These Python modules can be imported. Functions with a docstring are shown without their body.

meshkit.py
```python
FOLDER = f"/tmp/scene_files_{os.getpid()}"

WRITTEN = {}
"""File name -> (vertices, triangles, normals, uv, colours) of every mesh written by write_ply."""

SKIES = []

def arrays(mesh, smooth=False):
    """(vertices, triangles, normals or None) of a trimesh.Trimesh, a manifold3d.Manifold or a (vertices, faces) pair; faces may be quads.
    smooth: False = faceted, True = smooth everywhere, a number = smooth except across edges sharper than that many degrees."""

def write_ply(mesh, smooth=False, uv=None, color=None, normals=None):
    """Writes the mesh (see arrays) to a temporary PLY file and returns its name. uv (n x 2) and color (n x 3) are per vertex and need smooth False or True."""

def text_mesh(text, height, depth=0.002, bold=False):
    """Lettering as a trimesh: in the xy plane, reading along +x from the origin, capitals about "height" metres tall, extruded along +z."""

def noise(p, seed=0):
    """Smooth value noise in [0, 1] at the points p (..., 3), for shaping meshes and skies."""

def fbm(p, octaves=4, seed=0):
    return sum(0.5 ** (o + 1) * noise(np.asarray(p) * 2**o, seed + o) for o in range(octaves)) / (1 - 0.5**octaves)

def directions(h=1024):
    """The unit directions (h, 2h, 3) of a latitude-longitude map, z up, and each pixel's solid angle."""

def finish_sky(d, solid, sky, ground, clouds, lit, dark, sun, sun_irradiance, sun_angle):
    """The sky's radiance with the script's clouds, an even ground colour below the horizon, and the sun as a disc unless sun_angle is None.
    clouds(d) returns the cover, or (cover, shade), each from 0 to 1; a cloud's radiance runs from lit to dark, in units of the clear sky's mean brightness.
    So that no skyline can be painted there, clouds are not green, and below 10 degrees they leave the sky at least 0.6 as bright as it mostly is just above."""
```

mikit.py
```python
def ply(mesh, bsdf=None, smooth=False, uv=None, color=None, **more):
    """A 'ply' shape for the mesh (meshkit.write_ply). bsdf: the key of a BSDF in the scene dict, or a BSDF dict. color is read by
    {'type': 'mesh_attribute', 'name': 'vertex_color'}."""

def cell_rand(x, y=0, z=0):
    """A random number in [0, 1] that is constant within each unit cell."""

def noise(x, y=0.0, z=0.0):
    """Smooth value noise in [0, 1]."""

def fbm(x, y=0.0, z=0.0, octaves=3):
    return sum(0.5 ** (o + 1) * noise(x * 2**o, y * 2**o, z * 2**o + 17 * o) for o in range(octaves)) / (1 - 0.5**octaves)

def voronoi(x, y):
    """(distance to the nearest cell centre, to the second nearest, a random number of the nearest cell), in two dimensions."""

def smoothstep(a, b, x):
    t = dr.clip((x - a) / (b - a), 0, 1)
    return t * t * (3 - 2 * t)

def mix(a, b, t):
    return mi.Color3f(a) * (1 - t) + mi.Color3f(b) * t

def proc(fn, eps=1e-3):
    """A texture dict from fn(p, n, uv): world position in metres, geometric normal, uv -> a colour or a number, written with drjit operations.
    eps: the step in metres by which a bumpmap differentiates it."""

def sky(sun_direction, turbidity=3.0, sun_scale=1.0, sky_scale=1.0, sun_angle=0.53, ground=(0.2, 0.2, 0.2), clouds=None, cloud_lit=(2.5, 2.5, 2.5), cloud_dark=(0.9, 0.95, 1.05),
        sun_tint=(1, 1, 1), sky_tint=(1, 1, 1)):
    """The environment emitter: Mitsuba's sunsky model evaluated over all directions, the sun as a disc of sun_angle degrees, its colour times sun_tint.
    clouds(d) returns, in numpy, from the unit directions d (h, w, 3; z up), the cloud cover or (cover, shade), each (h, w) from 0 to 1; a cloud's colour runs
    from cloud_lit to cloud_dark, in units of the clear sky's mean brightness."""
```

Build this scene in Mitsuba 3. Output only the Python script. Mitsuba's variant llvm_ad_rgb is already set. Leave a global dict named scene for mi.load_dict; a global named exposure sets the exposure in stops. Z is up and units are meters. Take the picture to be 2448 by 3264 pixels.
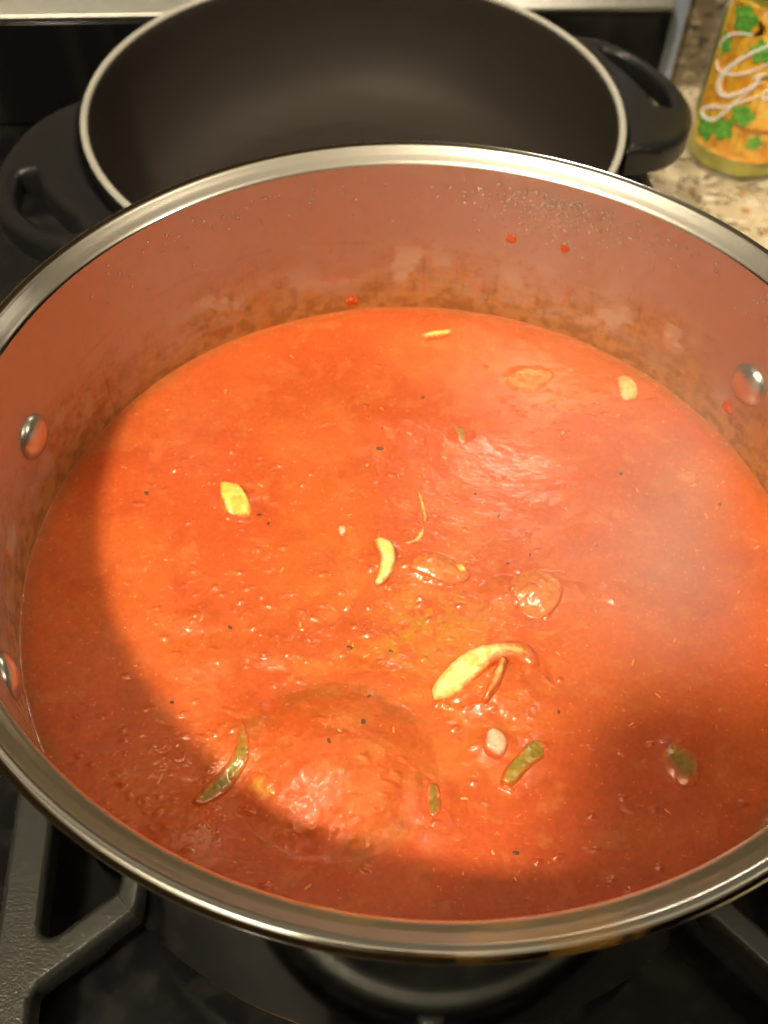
import math
import drjit as dr
import numpy as np
import trimesh
import manifold3d as m3
import mitsuba as mi
import shapely
import shapely.geometry as sg
import shapely.ops as so
from shapely import affinity
from scipy.ndimage import gaussian_filter
from scipy.spatial import Delaunay
import mikit
import meshkit
from mikit import proc, mix, smoothstep, noise, fbm, voronoi

T = mi.ScalarTransform4f
scene, labels = {}, {}

# ------------------------------------------------------------------ camera (z = 0 is the rim of the stockpot, whose axis is the z axis)
PITCH, ROLL = 0.92227, 0.03807
EYE = np.array([-0.01378, -0.2087, 0.22839])
FWD = np.array([0.0, math.cos(PITCH), -math.sin(PITCH)])
UP0 = np.array([0.0, math.sin(PITCH), math.cos(PITCH)])
RIGHT = np.array([1.0, 0.0, 0.0])
UP = math.cos(ROLL) * UP0 - math.sin(ROLL) * RIGHT
scene["camera"] = {
    "type": "thinlens", "fov": 2 * math.degrees(math.atan(384 / 1000.0)), "fov_axis": "x", "near_clip": 0.01, "far_clip": 50.0,
    "aperture_radius": 0.0014, "focus_distance": 0.31,
    "to_world": T().look_at(origin=EYE.tolist(), target=(EYE + FWD).tolist(), up=UP.tolist()),
}

# ------------------------------------------------------------------ light: a warm ceiling lamp behind the cook's left shoulder and a small lamp under the range hood
exposure = 0.04
WARM = np.array([1.0, 0.85, 0.60])
KEY_POWER, HOOD_POWER, SIDE_POWER = 2050.0, 150.0, 300.0
KEY_AT = [-0.53, -0.80, 1.35]
HOOD_AT = [0.121, 0.502, 0.362]


def rgb(c):
    return {"type": "rgb", "value": [float(x) for x in c]}


scene["ceiling_lamp"] = {"type": "sphere", "center": KEY_AT, "radius": 0.075, "emitter": {"type": "area", "radiance": rgb(WARM * KEY_POWER * (0.04 / 0.075) ** 2)}}
scene["side_lamp"] = {"type": "sphere", "center": [1.25, -0.25, 1.30], "radius": 0.04, "emitter": {"type": "area", "radiance": rgb(WARM * SIDE_POWER)}}
labels["side_lamp"] = {"label": "second, weaker round bulb under the ceiling to the right of the stove", "category": "lamp"}
labels["ceiling_lamp"] = {"label": "warm round bulb hanging under the ceiling behind the cook", "category": "lamp"}


# ------------------------------------------------------------------ helpers
def numbered(name):
    if name not in labels and name not in scene and not any(k.startswith(name + "__") for k in scene):
        return name
    k = 1
    while f"{name}_{k:03d}" in labels or f"{name}_{k:03d}" in scene:
        k += 1
    return f"{name}_{k:03d}"


def thing(name, label, category, group=None, kind=None):
    key = numbered(name)
    d = {"label": label, "category": category}
    if group:
        d["group"] = group
    if kind:
        d["kind"] = kind
    labels[key] = d
    return key


def put(key, mesh, bsdf, smooth=35, uv=None):
    scene[key] = mikit.ply(mesh, bsdf, smooth=smooth, uv=uv)
    return key


def part(parent, name, mesh, bsdf, smooth=35, uv=None, label=None, kind=None):
    key, k = f"{parent}__{name}", 0
    while key in scene:
        k += 1
        key = f"{parent}__{name}_{k:03d}"
    put(key, mesh, bsdf, smooth, uv)
    if label or kind:
        labels[key] = {}
        if label:
            labels[key]["label"] = label
        if kind:
            labels[key]["kind"] = kind
    return key


def structure(name, mesh, bsdf, label, smooth=35):
    put(name, mesh, bsdf, smooth)
    labels[name] = {"label": label, "kind": "structure"}


def lathe(profile, n=256, start=-100.0, centre=(0, 0)):
    """A closed or open profile [(r, z)...] turned about the z axis; uv: u runs along the profile, v round the axis."""
    p = np.asarray(profile, float)
    s = np.concatenate([[0], np.cumsum(np.hypot(*np.diff(p, axis=0).T))])
    a = np.radians(start) + np.linspace(0, 2 * np.pi, n + 1)
    v = np.stack([centre[0] + p[None, :, 0] * np.cos(a)[:, None], centre[1] + p[None, :, 0] * np.sin(a)[:, None], np.broadcast_to(p[None, :, 1], (n + 1, len(p)))], -1).reshape(-1, 3)
    uv = np.stack([np.broadcast_to(s[None], (n + 1, len(p))), np.broadcast_to(a[:, None] * 0.145, (n + 1, len(p)))], -1).reshape(-1, 2)
    m = len(p)
    i, j = np.meshgrid(np.arange(n), np.arange(m - 1), indexing="ij")
    q = np.stack([i * m + j, (i + 1) * m + j, (i + 1) * m + j + 1, i * m + j + 1], -1).reshape(-1, 4)
    return trimesh.Trimesh(v, np.vstack([q[:, [0, 1, 2]], q[:, [0, 2, 3]]]), process=False), uv


def spline(pts, n=8):
    p = np.asarray(pts, float)
    p = np.vstack([2 * p[0] - p[1], p, 2 * p[-1] - p[-2]])
    out = []
    for k in range(1, len(p) - 2):
        for t in np.linspace(0, 1, n, endpoint=False):
            a, b, c, d = p[k - 1], p[k], p[k + 1], p[k + 2]
            out.append(0.5 * (2 * b + (c - a) * t + (2 * a - 5 * b + 4 * c - d) * t * t + (3 * b - a - 3 * c + d) * t**3))
    out.append(p[-2])
    return np.array(out)


def to_tm(m):
    d = m.to_mesh()
    return trimesh.Trimesh(np.array(d.vert_properties[:, :3]), np.array(d.tri_verts), process=False)


def chain(pts, radii, seg=16):
    """Hulls of spheres along a polyline, joined: a tapering rod or a limb."""
    ball = [m3.Manifold.sphere(float(r), seg).translate([float(x) for x in p]) for p, r in zip(pts, radii)]
    out = None
    for a, b in zip(ball[:-1], ball[1:]):
        h = m3.Manifold.batch_hull([a, b])
        out = h if out is None else out + h
    return out


def blob(pts, radii, edge=0.0008, flat=1.0, rough=0.0003, scale=400.0, seed=0, smooth_it=6):
    """A soft irregular food piece along a polyline; flat < 1 squashes it about its own height."""
    m = to_tm(chain(pts, radii).refine_to_length(edge))
    m.merge_vertices()
    trimesh.smoothing.filter_taubin(m, iterations=smooth_it)
    zc = np.mean([p[2] for p in pts])
    v = np.array(m.vertices)
    v[:, 2] = zc + (v[:, 2] - zc) * flat
    n = np.array(m.vertex_normals)
    v += n * ((meshkit.fbm(v * scale, 3, seed) - 0.5) * 2 * rough)[:, None]
    return trimesh.Trimesh(v, m.faces, process=False)


def box(lo, hi, bevel=0.0, rot=0.0, origin=(0, 0, 0)):
    lo, hi = np.asarray(lo, float), np.asarray(hi, float)
    if bevel:
        pts = []
        for c in np.ndindex(2, 2, 2):
            k = np.where(np.array(c) == 0, lo + bevel, hi - bevel)
            pts.append(m3.Manifold.sphere(bevel, 12).translate(k.tolist()))
        m = to_tm(m3.Manifold.batch_hull(pts))
    else:
        m = trimesh.creation.box(bounds=[lo, hi])
    m.apply_transform(trimesh.transformations.rotation_matrix(rot, [0, 0, 1], [0, 0, 0]))
    m.apply_translation(origin)
    return m


def patch(poly, spacing, top, bottom, rings=(0, 0.0005, 0.0011, 0.0018)):
    """A slab over a shapely outline: top(x, y, d) and bottom(x, y) give the heights, d is the distance from the outline."""
    out = []
    for g in getattr(poly, "geoms", [poly]):
        pts = []
        for d in rings:
            h = g.buffer(-d, quad_segs=6) if d else g
            for e in getattr(h, "geoms", [h]):
                if not e.is_empty:
                    for r in [e.exterior, *e.interiors]:
                        pts.append(np.array(r.segmentize(spacing * (0.7 if d == 0 else 1.0)).coords)[:-1])
        x0, y0, x1, y1 = g.bounds
        gx_, gy_ = np.meshgrid(np.arange(x0, x1, spacing), np.arange(y0, y1, spacing))
        gp_ = np.stack([gx_.ravel(), gy_.ravel()], 1)
        core = g.buffer(-rings[-1] - spacing * 0.4)
        if not core.is_empty:
            pts.append(gp_[shapely.contains_xy(core, gp_[:, 0], gp_[:, 1])])
        p = np.unique(np.round(np.vstack(pts), 7), axis=0)
        t = Delaunay(p).simplices
        c = p[t].mean(1)
        t = t[shapely.contains_xy(g, c[:, 0], c[:, 1])]
        area = np.cross(p[t[:, 1]] - p[t[:, 0]], p[t[:, 2]] - p[t[:, 0]])
        t = t[np.abs(area) > 1e-12]
        area = area[np.abs(area) > 1e-12]
        t[area < 0] = t[area < 0][:, ::-1]
        d = shapely.distance(g.boundary, shapely.points(p))
        n = len(p)
        v = np.vstack([np.column_stack([p, top(p[:, 0], p[:, 1], d)]), np.column_stack([p, bottom(p[:, 0], p[:, 1])])])
        e = np.vstack([t[:, [0, 1]], t[:, [1, 2]], t[:, [2, 0]]])
        code = {}
        for a, b in e.tolist():
            code[(a, b)] = 1
        rim = np.array([(a, b) for a, b in code if (b, a) not in code])
        wall = np.vstack([np.column_stack([rim[:, 0], rim[:, 0] + n, rim[:, 1] + n]), np.column_stack([rim[:, 0], rim[:, 1] + n, rim[:, 1]])])
        out.append(trimesh.Trimesh(v, np.vstack([t, t[:, ::-1] + n, wall]), process=False))
    return trimesh.util.concatenate(out)


def bevelled(poly, z0, z1, bevel):
    """A shapely outline made a slab from z0 to z1 with a rounded upper edge."""
    def top(x, y, d):
        k = np.clip(1 - d / bevel, 0, 1)
        return z1 - bevel + bevel * np.sqrt(np.maximum(1 - k * k, 0))
    return [patch(poly, 0.004, top, lambda x, y: 0 * x + z0, rings=(0, 0.12 * bevel, 0.35 * bevel, 0.65 * bevel, bevel))]


# ------------------------------------------------------------------ materials
def ts(b):
    return {"type": "twosided", "bsdf": b}


def plain(color, rough=0.4, **k):
    return ts({"type": "principled", "base_color": rgb(color) if not isinstance(color, dict) else color, "roughness": rough, **k})


SAUCE_Z = -0.0815


def sauce_colour(p, n, uv):
    big = fbm(p.x * 26 + 3, p.y * 26, 1.0, 3)
    mid = fbm(p.x * 150 + noise(p.x * 60, p.y * 60, 2.0) * 2, p.y * 190 + 5, 2.0, 3)
    fine = fbm(p.x * 900, p.y * 900, 3.0, 2)
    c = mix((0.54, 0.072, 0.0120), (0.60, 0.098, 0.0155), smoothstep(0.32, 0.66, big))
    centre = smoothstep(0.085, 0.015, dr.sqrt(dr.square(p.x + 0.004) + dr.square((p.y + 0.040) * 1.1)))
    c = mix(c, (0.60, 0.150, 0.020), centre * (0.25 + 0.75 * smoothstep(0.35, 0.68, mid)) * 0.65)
    c = mix(c, (0.62, 0.150, 0.030), smoothstep(0.56, 0.78, mid) * 0.4)
    c = mix(c, (0.40, 0.042, 0.008), smoothstep(0.58, 0.80, fbm(p.x * 80 + 40, p.y * 80, 1.0, 3)) * 0.28)
    oil = smoothstep(0.034, 0.0, dr.sqrt(dr.square(p.x - 0.004) + dr.square((p.y + 0.026) * 1.3)))
    c = mix(c, (0.50, 0.19, 0.014), oil * smoothstep(0.42, 0.60, fbm(p.x * 260, p.y * 330, 9.0, 3)) * 0.7)
    m = dr.sqrt(dr.square((p.x + 0.027) / 0.031) + dr.square((p.y + 0.079) / 0.0275))
    herb = smoothstep(0.26, 0.02, dr.abs(m - 1.0)) * smoothstep(0.40, 0.62, fbm(p.x * 120 + 2, p.y * 120, 6.0, 3))
    c = mix(c, (0.22, 0.105, 0.012), herb * 0.25)
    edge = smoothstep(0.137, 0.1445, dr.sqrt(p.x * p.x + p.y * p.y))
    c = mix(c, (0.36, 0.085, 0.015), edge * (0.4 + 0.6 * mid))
    c = mix(c, (0.75, 0.34, 0.10), smoothstep(0.82, 0.90, fine) * 0.35)
    return c * (0.90 + 0.20 * fine) * mi.Color3f(0.93, 1.06, 1.34)


def sauce_bump(p, n, uv):
    k = smoothstep(0.40, 0.70, fbm(p.x * 40 + 9, p.y * 40, 3.0, 2))
    return (0.00004 + 0.00012 * k) * fbm(p.x * 700, p.y * 1300, 2.0, 2) + 0.00002 * noise(p.x * 2600, p.y * 2600, 5.0)


def pulpy(p):
    """Where thick pulp, not oil, covers the surface: the sauce over the large lump."""
    m = dr.sqrt(dr.square((p.x + 0.027) / 0.036) + dr.square((p.y + 0.081) / 0.033))
    return smoothstep(1.15, 0.75, m + 0.3 * (fbm(p.x * 90, p.y * 90, 4.0, 2) - 0.5))


def sauce_gloss(p, n, uv):
    return 0.7 - 0.55 * pulpy(p)


def sauce_rough(p, n, uv):
    return 0.30 + 0.20 * pulpy(p)


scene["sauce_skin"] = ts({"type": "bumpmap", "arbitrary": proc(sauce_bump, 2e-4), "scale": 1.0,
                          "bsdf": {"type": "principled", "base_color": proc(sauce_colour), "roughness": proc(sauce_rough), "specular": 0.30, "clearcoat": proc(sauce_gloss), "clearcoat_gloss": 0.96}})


def wall_stain(p, n, uv):
    """How much dried sauce sticks to the steel: strata above the sauce, with smears and runs."""
    h = p.z - SAUCE_Z
    a = dr.atan2(p.y, p.x)
    f = fbm(a * 5 + 7, p.z * 40, 1.0, 3)
    strata = fbm(a * 16, p.z * 420 + 3 * noise(a * 7, p.z * 30, 2.0), 4.0, 3)
    runs = smoothstep(0.55, 0.75, fbm(a * 60, p.z * 22, 8.0, 3))
    g = fbm(a * 55, p.z * 420, 3.0, 3)
    ring = smoothstep(0.040, 0.010, h + 0.034 * (f - 0.5))
    splat = smoothstep(0.66, 0.72, fbm(a * 70 + 4, p.z * 480, 9.0, 2)) * smoothstep(0.060, 0.020, h)
    tide = smoothstep(0.0016, 0.0, dr.abs(h - 0.037 - 0.006 * dr.sin(a * 3 + 1))) * smoothstep(0.45, 0.6, fbm(a * 12, 3.0, 1.0, 2)) * 0.5
    low = smoothstep(0.012, 0.002, h + 0.008 * (f - 0.5))
    return dr.clip(0.05 + ring * (0.26 + 0.34 * smoothstep(0.30, 0.70, strata) + 0.35 * g) + 0.3 * runs * ring + 0.22 * splat + 0.4 * tide + 0.45 * low, 0, 0.93)


def stain_and_sheen_colour(p, n, uv):
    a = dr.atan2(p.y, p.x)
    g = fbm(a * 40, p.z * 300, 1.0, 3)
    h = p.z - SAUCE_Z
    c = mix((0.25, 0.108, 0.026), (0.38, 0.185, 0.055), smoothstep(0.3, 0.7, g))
    c = mix(c, (0.42, 0.30, 0.20), smoothstep(0.55, 0.72, fbm(a * 14 + 3, p.z * 110, 5.0, 3)) * smoothstep(0.008, 0.020, h))  # pale smears: blurred reflections on the steel, painted into the stain colour
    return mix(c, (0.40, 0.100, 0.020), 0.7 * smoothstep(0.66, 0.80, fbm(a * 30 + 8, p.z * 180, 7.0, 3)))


def wall_bump(p, n, uv):
    return 0.00012 * fbm(p.x * 500, p.y * 500, p.z * 700, 2)


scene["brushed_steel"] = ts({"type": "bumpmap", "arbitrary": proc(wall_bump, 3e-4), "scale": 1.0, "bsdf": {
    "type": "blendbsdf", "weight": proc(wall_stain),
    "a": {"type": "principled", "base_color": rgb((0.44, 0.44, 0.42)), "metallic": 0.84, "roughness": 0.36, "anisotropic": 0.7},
    "b": {"type": "principled", "base_color": proc(stain_and_sheen_colour), "roughness": 0.42, "specular": 0.5}}})


def rim_stain(p, n, uv):
    a = dr.atan2(p.y, p.x)
    f = fbm(a * 14 + 3, p.z * 200 + dr.sqrt(p.x * p.x + p.y * p.y) * 150, 2.0, 3)
    on = smoothstep(-1.9, -1.25, a) * smoothstep(-0.35, -0.8, a)
    return dr.clip(smoothstep(0.48, 0.76, f) * on * 0.45 + 0.02, 0, 1)


scene["polished_rim"] = ts({"type": "blendbsdf", "weight": proc(rim_stain),
                            "a": {"type": "principled", "base_color": rgb((0.71, 0.70, 0.68)), "metallic": 1.0, "roughness": 0.115},
                            "b": {"type": "principled", "base_color": rgb((0.50, 0.27, 0.06)), "roughness": 0.45}})
scene["mirror_steel"] = plain((0.26, 0.26, 0.25), 0.06, metallic=1.0)
scene["rivet_steel"] = plain((0.56, 0.55, 0.53), 0.28, metallic=0.9)
scene["satin_steel"] = plain((0.30, 0.30, 0.285), 0.38, metallic=1.0)
scene["blue_sheen_steel"] = plain((0.36, 0.43, 0.62), 0.4, metallic=0.3)  # bluish light reflected by the trim, put into its base colour


def iron_bump(p, n, uv):
    return 0.00022 * fbm(p.x * 1500, p.y * 1500, p.z * 1500, 2)


scene["cast_iron"] = ts({"type": "bumpmap", "arbitrary": proc(iron_bump, 2e-4), "scale": 1.0,
                         "bsdf": {"type": "principled", "base_color": rgb((0.020, 0.021, 0.019)), "roughness": 0.38, "specular": 0.40}})


def enamel_colour(p, n, uv):
    g = fbm(p.x * 90, p.y * 90, 1.0, 3)
    return mix((0.005, 0.005, 0.006), (0.011, 0.0105, 0.010), smoothstep(0.45, 0.75, g))


scene["black_enamel"] = plain(proc(enamel_colour), 0.10, specular=0.12)


def nonstick_colour(p, n, uv):
    g = fbm(p.x * 1200, p.y * 1200, p.z * 1200, 2)
    return mix((0.019, 0.0145, 0.0125), (0.030, 0.0235, 0.020), g)


scene["nonstick"] = plain(proc(nonstick_colour), 0.58, specular=0.2)
scene["black_plastic"] = plain((0.010, 0.010, 0.011), 0.30, specular=0.3)
scene["cream_enamel"] = plain((0.38, 0.37, 0.34), 0.35)


def granite_colour(p, n, uv):
    d1, d2, w = voronoi(p.x * 210 + 2.0 * noise(p.x * 300, p.y * 300, 1.0), p.y * 210 + p.z * 190)
    e1, e2, w2 = voronoi(p.x * 90 + 9, p.y * 90 + p.z * 90)
    c = mix((0.62, 0.53, 0.38), (0.50, 0.42, 0.30), smoothstep(0.3, 0.7, fbm(p.x * 60, p.y * 60, p.z * 60, 3)))
    c = mix(c, (0.16, 0.125, 0.085), dr.select(w < 0.20, 1.0, 0.0) * smoothstep(0.60, 0.35, d1))
    c = mix(c, (0.72, 0.65, 0.52), dr.select(w > 0.78, 1.0, 0.0) * smoothstep(0.6, 0.3, d1))
    c = mix(c, (0.40, 0.22, 0.09), dr.select(w2 < 0.14, 1.0, 0.0) * smoothstep(0.40, 0.2, e1))
    return c


scene["granite"] = plain(proc(granite_colour), 0.25)


def ledge_granite_colour(p, n, uv):
    d1, d2, w = voronoi(p.x * 190 + 2.0 * noise(p.x * 300, p.z * 300, 1.0), p.z * 190 + p.y * 30)
    c = mix((0.20, 0.16, 0.10), (0.13, 0.10, 0.07), smoothstep(0.3, 0.7, fbm(p.x * 60, p.y * 60, p.z * 60, 3)))
    c = mix(c, (0.04, 0.035, 0.03), dr.select(w < 0.25, 1.0, 0.0) * smoothstep(0.60, 0.35, d1))
    return mix(c, (0.34, 0.29, 0.20), dr.select(w > 0.82, 1.0, 0.0) * smoothstep(0.6, 0.3, d1))


scene["dark_granite"] = plain(proc(ledge_granite_colour), 0.3)
scene["white_paint"] = plain((0.66, 0.64, 0.59), 0.7)
scene["hood_paint"] = plain((0.05, 0.048, 0.045), 0.4)

# ------------------------------------------------------------------ the setting: room ceiling, counter, backsplash
structure("ceiling", box((-2.2, -2.4, 1.62), (2.2, 1.2, 1.66)), "white_paint", "plain white ceiling over the stove")

YAW = math.radians(6.2)                                             # the stove stands turned by this much against the camera
cs, sn = math.cos(YAW), math.sin(YAW)


def stove(x, y):
    """From the stove's own axes (origin under the stockpot) to the world."""
    return np.array([cs * x - sn * y, sn * x + cs * y])


def on_stove(m):
    m.apply_transform(trimesh.transformations.rotation_matrix(YAW, [0, 0, 1], [0, 0, 0]))
    return m


TOP = -0.200
EDGE = 0.211                                                       # right edge of the cooktop in stove axes
structure("counter", on_stove(box((EDGE + 0.004, -0.35, TOP - 0.04), (1.2, 0.5315, TOP))), "granite", "speckled cream granite counter to the right of the stove")
structure("backsplash", on_stove(trimesh.util.concatenate([box((EDGE + 0.0265, 0.532, TOP - 0.04), (1.2, 0.60, TOP + 0.70)), box((-1.3, 0.562, TOP - 0.04), (EDGE + 0.0262, 0.60, TOP + 0.70))])), "dark_granite", "dark speckled granite backsplash behind the bottle")

# ------------------------------------------------------------------ cooktop
ct = thing("gas_cooktop", "glossy black gas cooktop under the pots", "cooktop")
part(ct, "surface", on_stove(box((-0.62, -0.36, TOP - 0.05), (EDGE, 0.60, TOP + 0.001), 0.004)), "black_enamel")
part(ct, "back_panel", on_stove(box((-0.62, 0.492, TOP + 0.002), (EDGE + 0.024, 0.56, -0.121), 0.003)), "black_enamel")
ledge = to_tm(m3.Manifold.batch_hull([m3.Manifold.cylinder(0.853, r, r, 48).rotate([0, 90, 0]).translate([-0.62, y, z]) for y, z, r in ((0.4930, -0.1180, 0.0025), (0.558, -0.068, 0.0025), (0.558, -0.1180, 0.0025))]))
part(ct, "back_ledge", on_stove(ledge), "satin_steel", label="rounded stainless steel ledge along the back of the cooktop")
part(ct, "side_trim", on_stove(box((EDGE + 0.0270, 0.515, TOP + 0.001), (EDGE + 0.0440, 0.53, TOP + 0.25), 0.003)), "blue_sheen_steel", label="upright steel trim strip with a painted blue reflection at the end of the back panel")


def burner(x, y):
    c = stove(x, y)
    base, uv = lathe([(0.060, TOP + 0.001), (0.056, TOP + 0.008), (0.036, TOP + 0.010), (0.035, TOP + 0.014), (0.001, TOP + 0.0155)], 64, centre=c)
    part(ct, "burner_cap", base, "cast_iron", smooth=True)
    ring = [(0.105 + 0.004 * math.cos(a), TOP + 0.002 + 0.004 * math.sin(a)) for a in np.linspace(0, math.pi, 8)]
    m, uv = lathe(ring, 96, centre=c)
    part(ct, "spill_ring", m, "black_enamel", smooth=True)


burner(0.005, -0.01)
burner(0.0, 0.315)

GRATE = -0.1655


def bar(pts, w):
    return sg.LineString(pts).buffer(w / 2, quad_segs=8, cap_style="flat")


def grate(label, y0, y1, cx=0.0):
    """One cast iron grate: frame, diagonal corner braces with a bent end, and fingers towards the burner."""
    g = thing("stove_grate", label, "stove grate", "cast iron grates on the cooktop")
    xl, xr, w = cx - 0.1555, cx + 0.1555, 0.0165
    yc = (y0 + y1) / 2
    shapes = [bar([(xl, y0 - 0.0045), (xl, y1 + 0.0045)], w), bar([(xr, y0 - 0.0045), (xr, y1 + 0.0045)], w), bar([(xl, y0), (xr, y0)], 0.009), bar([(xl, y1), (xr, y1)], 0.009)]
    k = 0.050
    for sx in (-1, 1):
        for sy, ye in ((1, y0), (-1, y1)):
            x = cx + sx * 0.1555
            line = [(x, ye + sy * 0.048), (x - sx * k, ye + sy * (0.048 + 0.70 * k)), (x - sx * k, ye + sy * (0.048 + 1.35 * k)), (x, ye + sy * (0.048 + 2.1 * k))]
            if sx > 0 and sy > 0:
                line = [(x, ye + 0.001), (x - 0.0455, ye + 0.0570), (x - 0.0530, ye + 0.0850), (x, ye + 0.150)]
            shapes.append(sg.LineString(line).buffer(0.0062, quad_segs=8, cap_style="flat", join_style="round"))
    frame = so.unary_union(shapes)
    frame = frame.buffer(-0.003, quad_segs=6).buffer(0.006, quad_segs=6).buffer(-0.003, quad_segs=6)
    frame = frame.buffer(0.004, quad_segs=6).buffer(-0.004, quad_segs=6)
    fm = trimesh.util.concatenate(bevelled(frame, GRATE - 0.013, GRATE, 0.003))
    part(g, "frame", on_stove(fm), "cast_iron", smooth=True, uv=np.array(fm.vertices)[:, :2] + np.array(fm.vertices)[:, 2:] * [0.7, 0.7])
    for pts in ([(cx - 0.006, y0 + 0.005), (cx - 0.006, yc - 0.035)], [(cx - 0.006, y1 - 0.005), (cx - 0.006, yc + 0.035)],
                [(xl + w / 2 + 0.0005, yc), (cx - 0.045, yc)], [(xr - w / 2 - 0.0005, yc), (cx + 0.045, yc)]):
        f = trimesh.util.concatenate(bevelled(bar(pts, 0.011), GRATE - 0.012, GRATE - 0.0003, 0.003))
        part(g, "finger", on_stove(f), "cast_iron", smooth=True, uv=np.array(f.vertices)[:, :2] + np.array(f.vertices)[:, 2:] * [0.7, 0.7])
    for sx in (xl, xr):
        for yy in (y0, y1):
            part(g, "foot", on_stove(box((sx - 0.007, yy - 0.007, TOP + 0.002), (sx + 0.007, yy + 0.007, GRATE - 0.0135), 0.002)), "cast_iron")
    return g


grate("black cast iron grate under the steel pot of red sauce", -0.1635, 0.150)
grate("black cast iron grate under the empty black pan", 0.170, 0.478)

# ------------------------------------------------------------------ stockpot
pot = thing("stockpot", "wide stainless steel pot full of red tomato sauce", "cooking pot")
BASE = -0.164
inner = [(0.1453, -0.0072), (0.1450, -0.030), (0.1447, -0.060), (0.1443, -0.09), (0.1440, BASE + 0.016), (0.141, BASE + 0.009), (0.134, BASE + 0.006), (0.002, BASE + 0.005)]
fine_inner = [inner[0]] + [tuple(x) for x in spline(inner, 10)[1:]]
mw, uvw = lathe(fine_inner, 288)
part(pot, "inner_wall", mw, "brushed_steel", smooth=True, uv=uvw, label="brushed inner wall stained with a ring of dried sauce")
outer = [(0.002, BASE), (0.130, BASE), (0.1385, BASE + 0.0012), (0.1445, BASE + 0.006), (0.1468, BASE + 0.014), (0.147, BASE + 0.03), (0.1472, -0.05), (0.1475, -0.0125)]
mw, uvw = lathe(spline(outer, 6), 288)
part(pot, "outer_wall", mw, "mirror_steel", smooth=True, uv=uvw)
bead = [(0.1527 + 0.0027 * math.cos(a), -0.0044 + 0.0027 * math.sin(a)) for a in np.radians(np.linspace(78, -110, 18))]
lip = [(0.1454, -0.0072), (0.1459, -0.0066), (0.1466, -0.0060), (0.1476, -0.0053), (0.1487, -0.0045), (0.1498, -0.0036), (0.1508, -0.0028), (0.1517, -0.0021)] + bead + [(0.1512, -0.0075), (0.1494, -0.0085), (0.1480, -0.0100), (0.1475, -0.0125)]
mw, uvw = lathe(spline(lip, 4), 400)
part(pot, "rim", mw, "polished_rim", smooth=True, uv=uvw, label="shiny flared steel rim with a few dried sauce smears")


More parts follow.
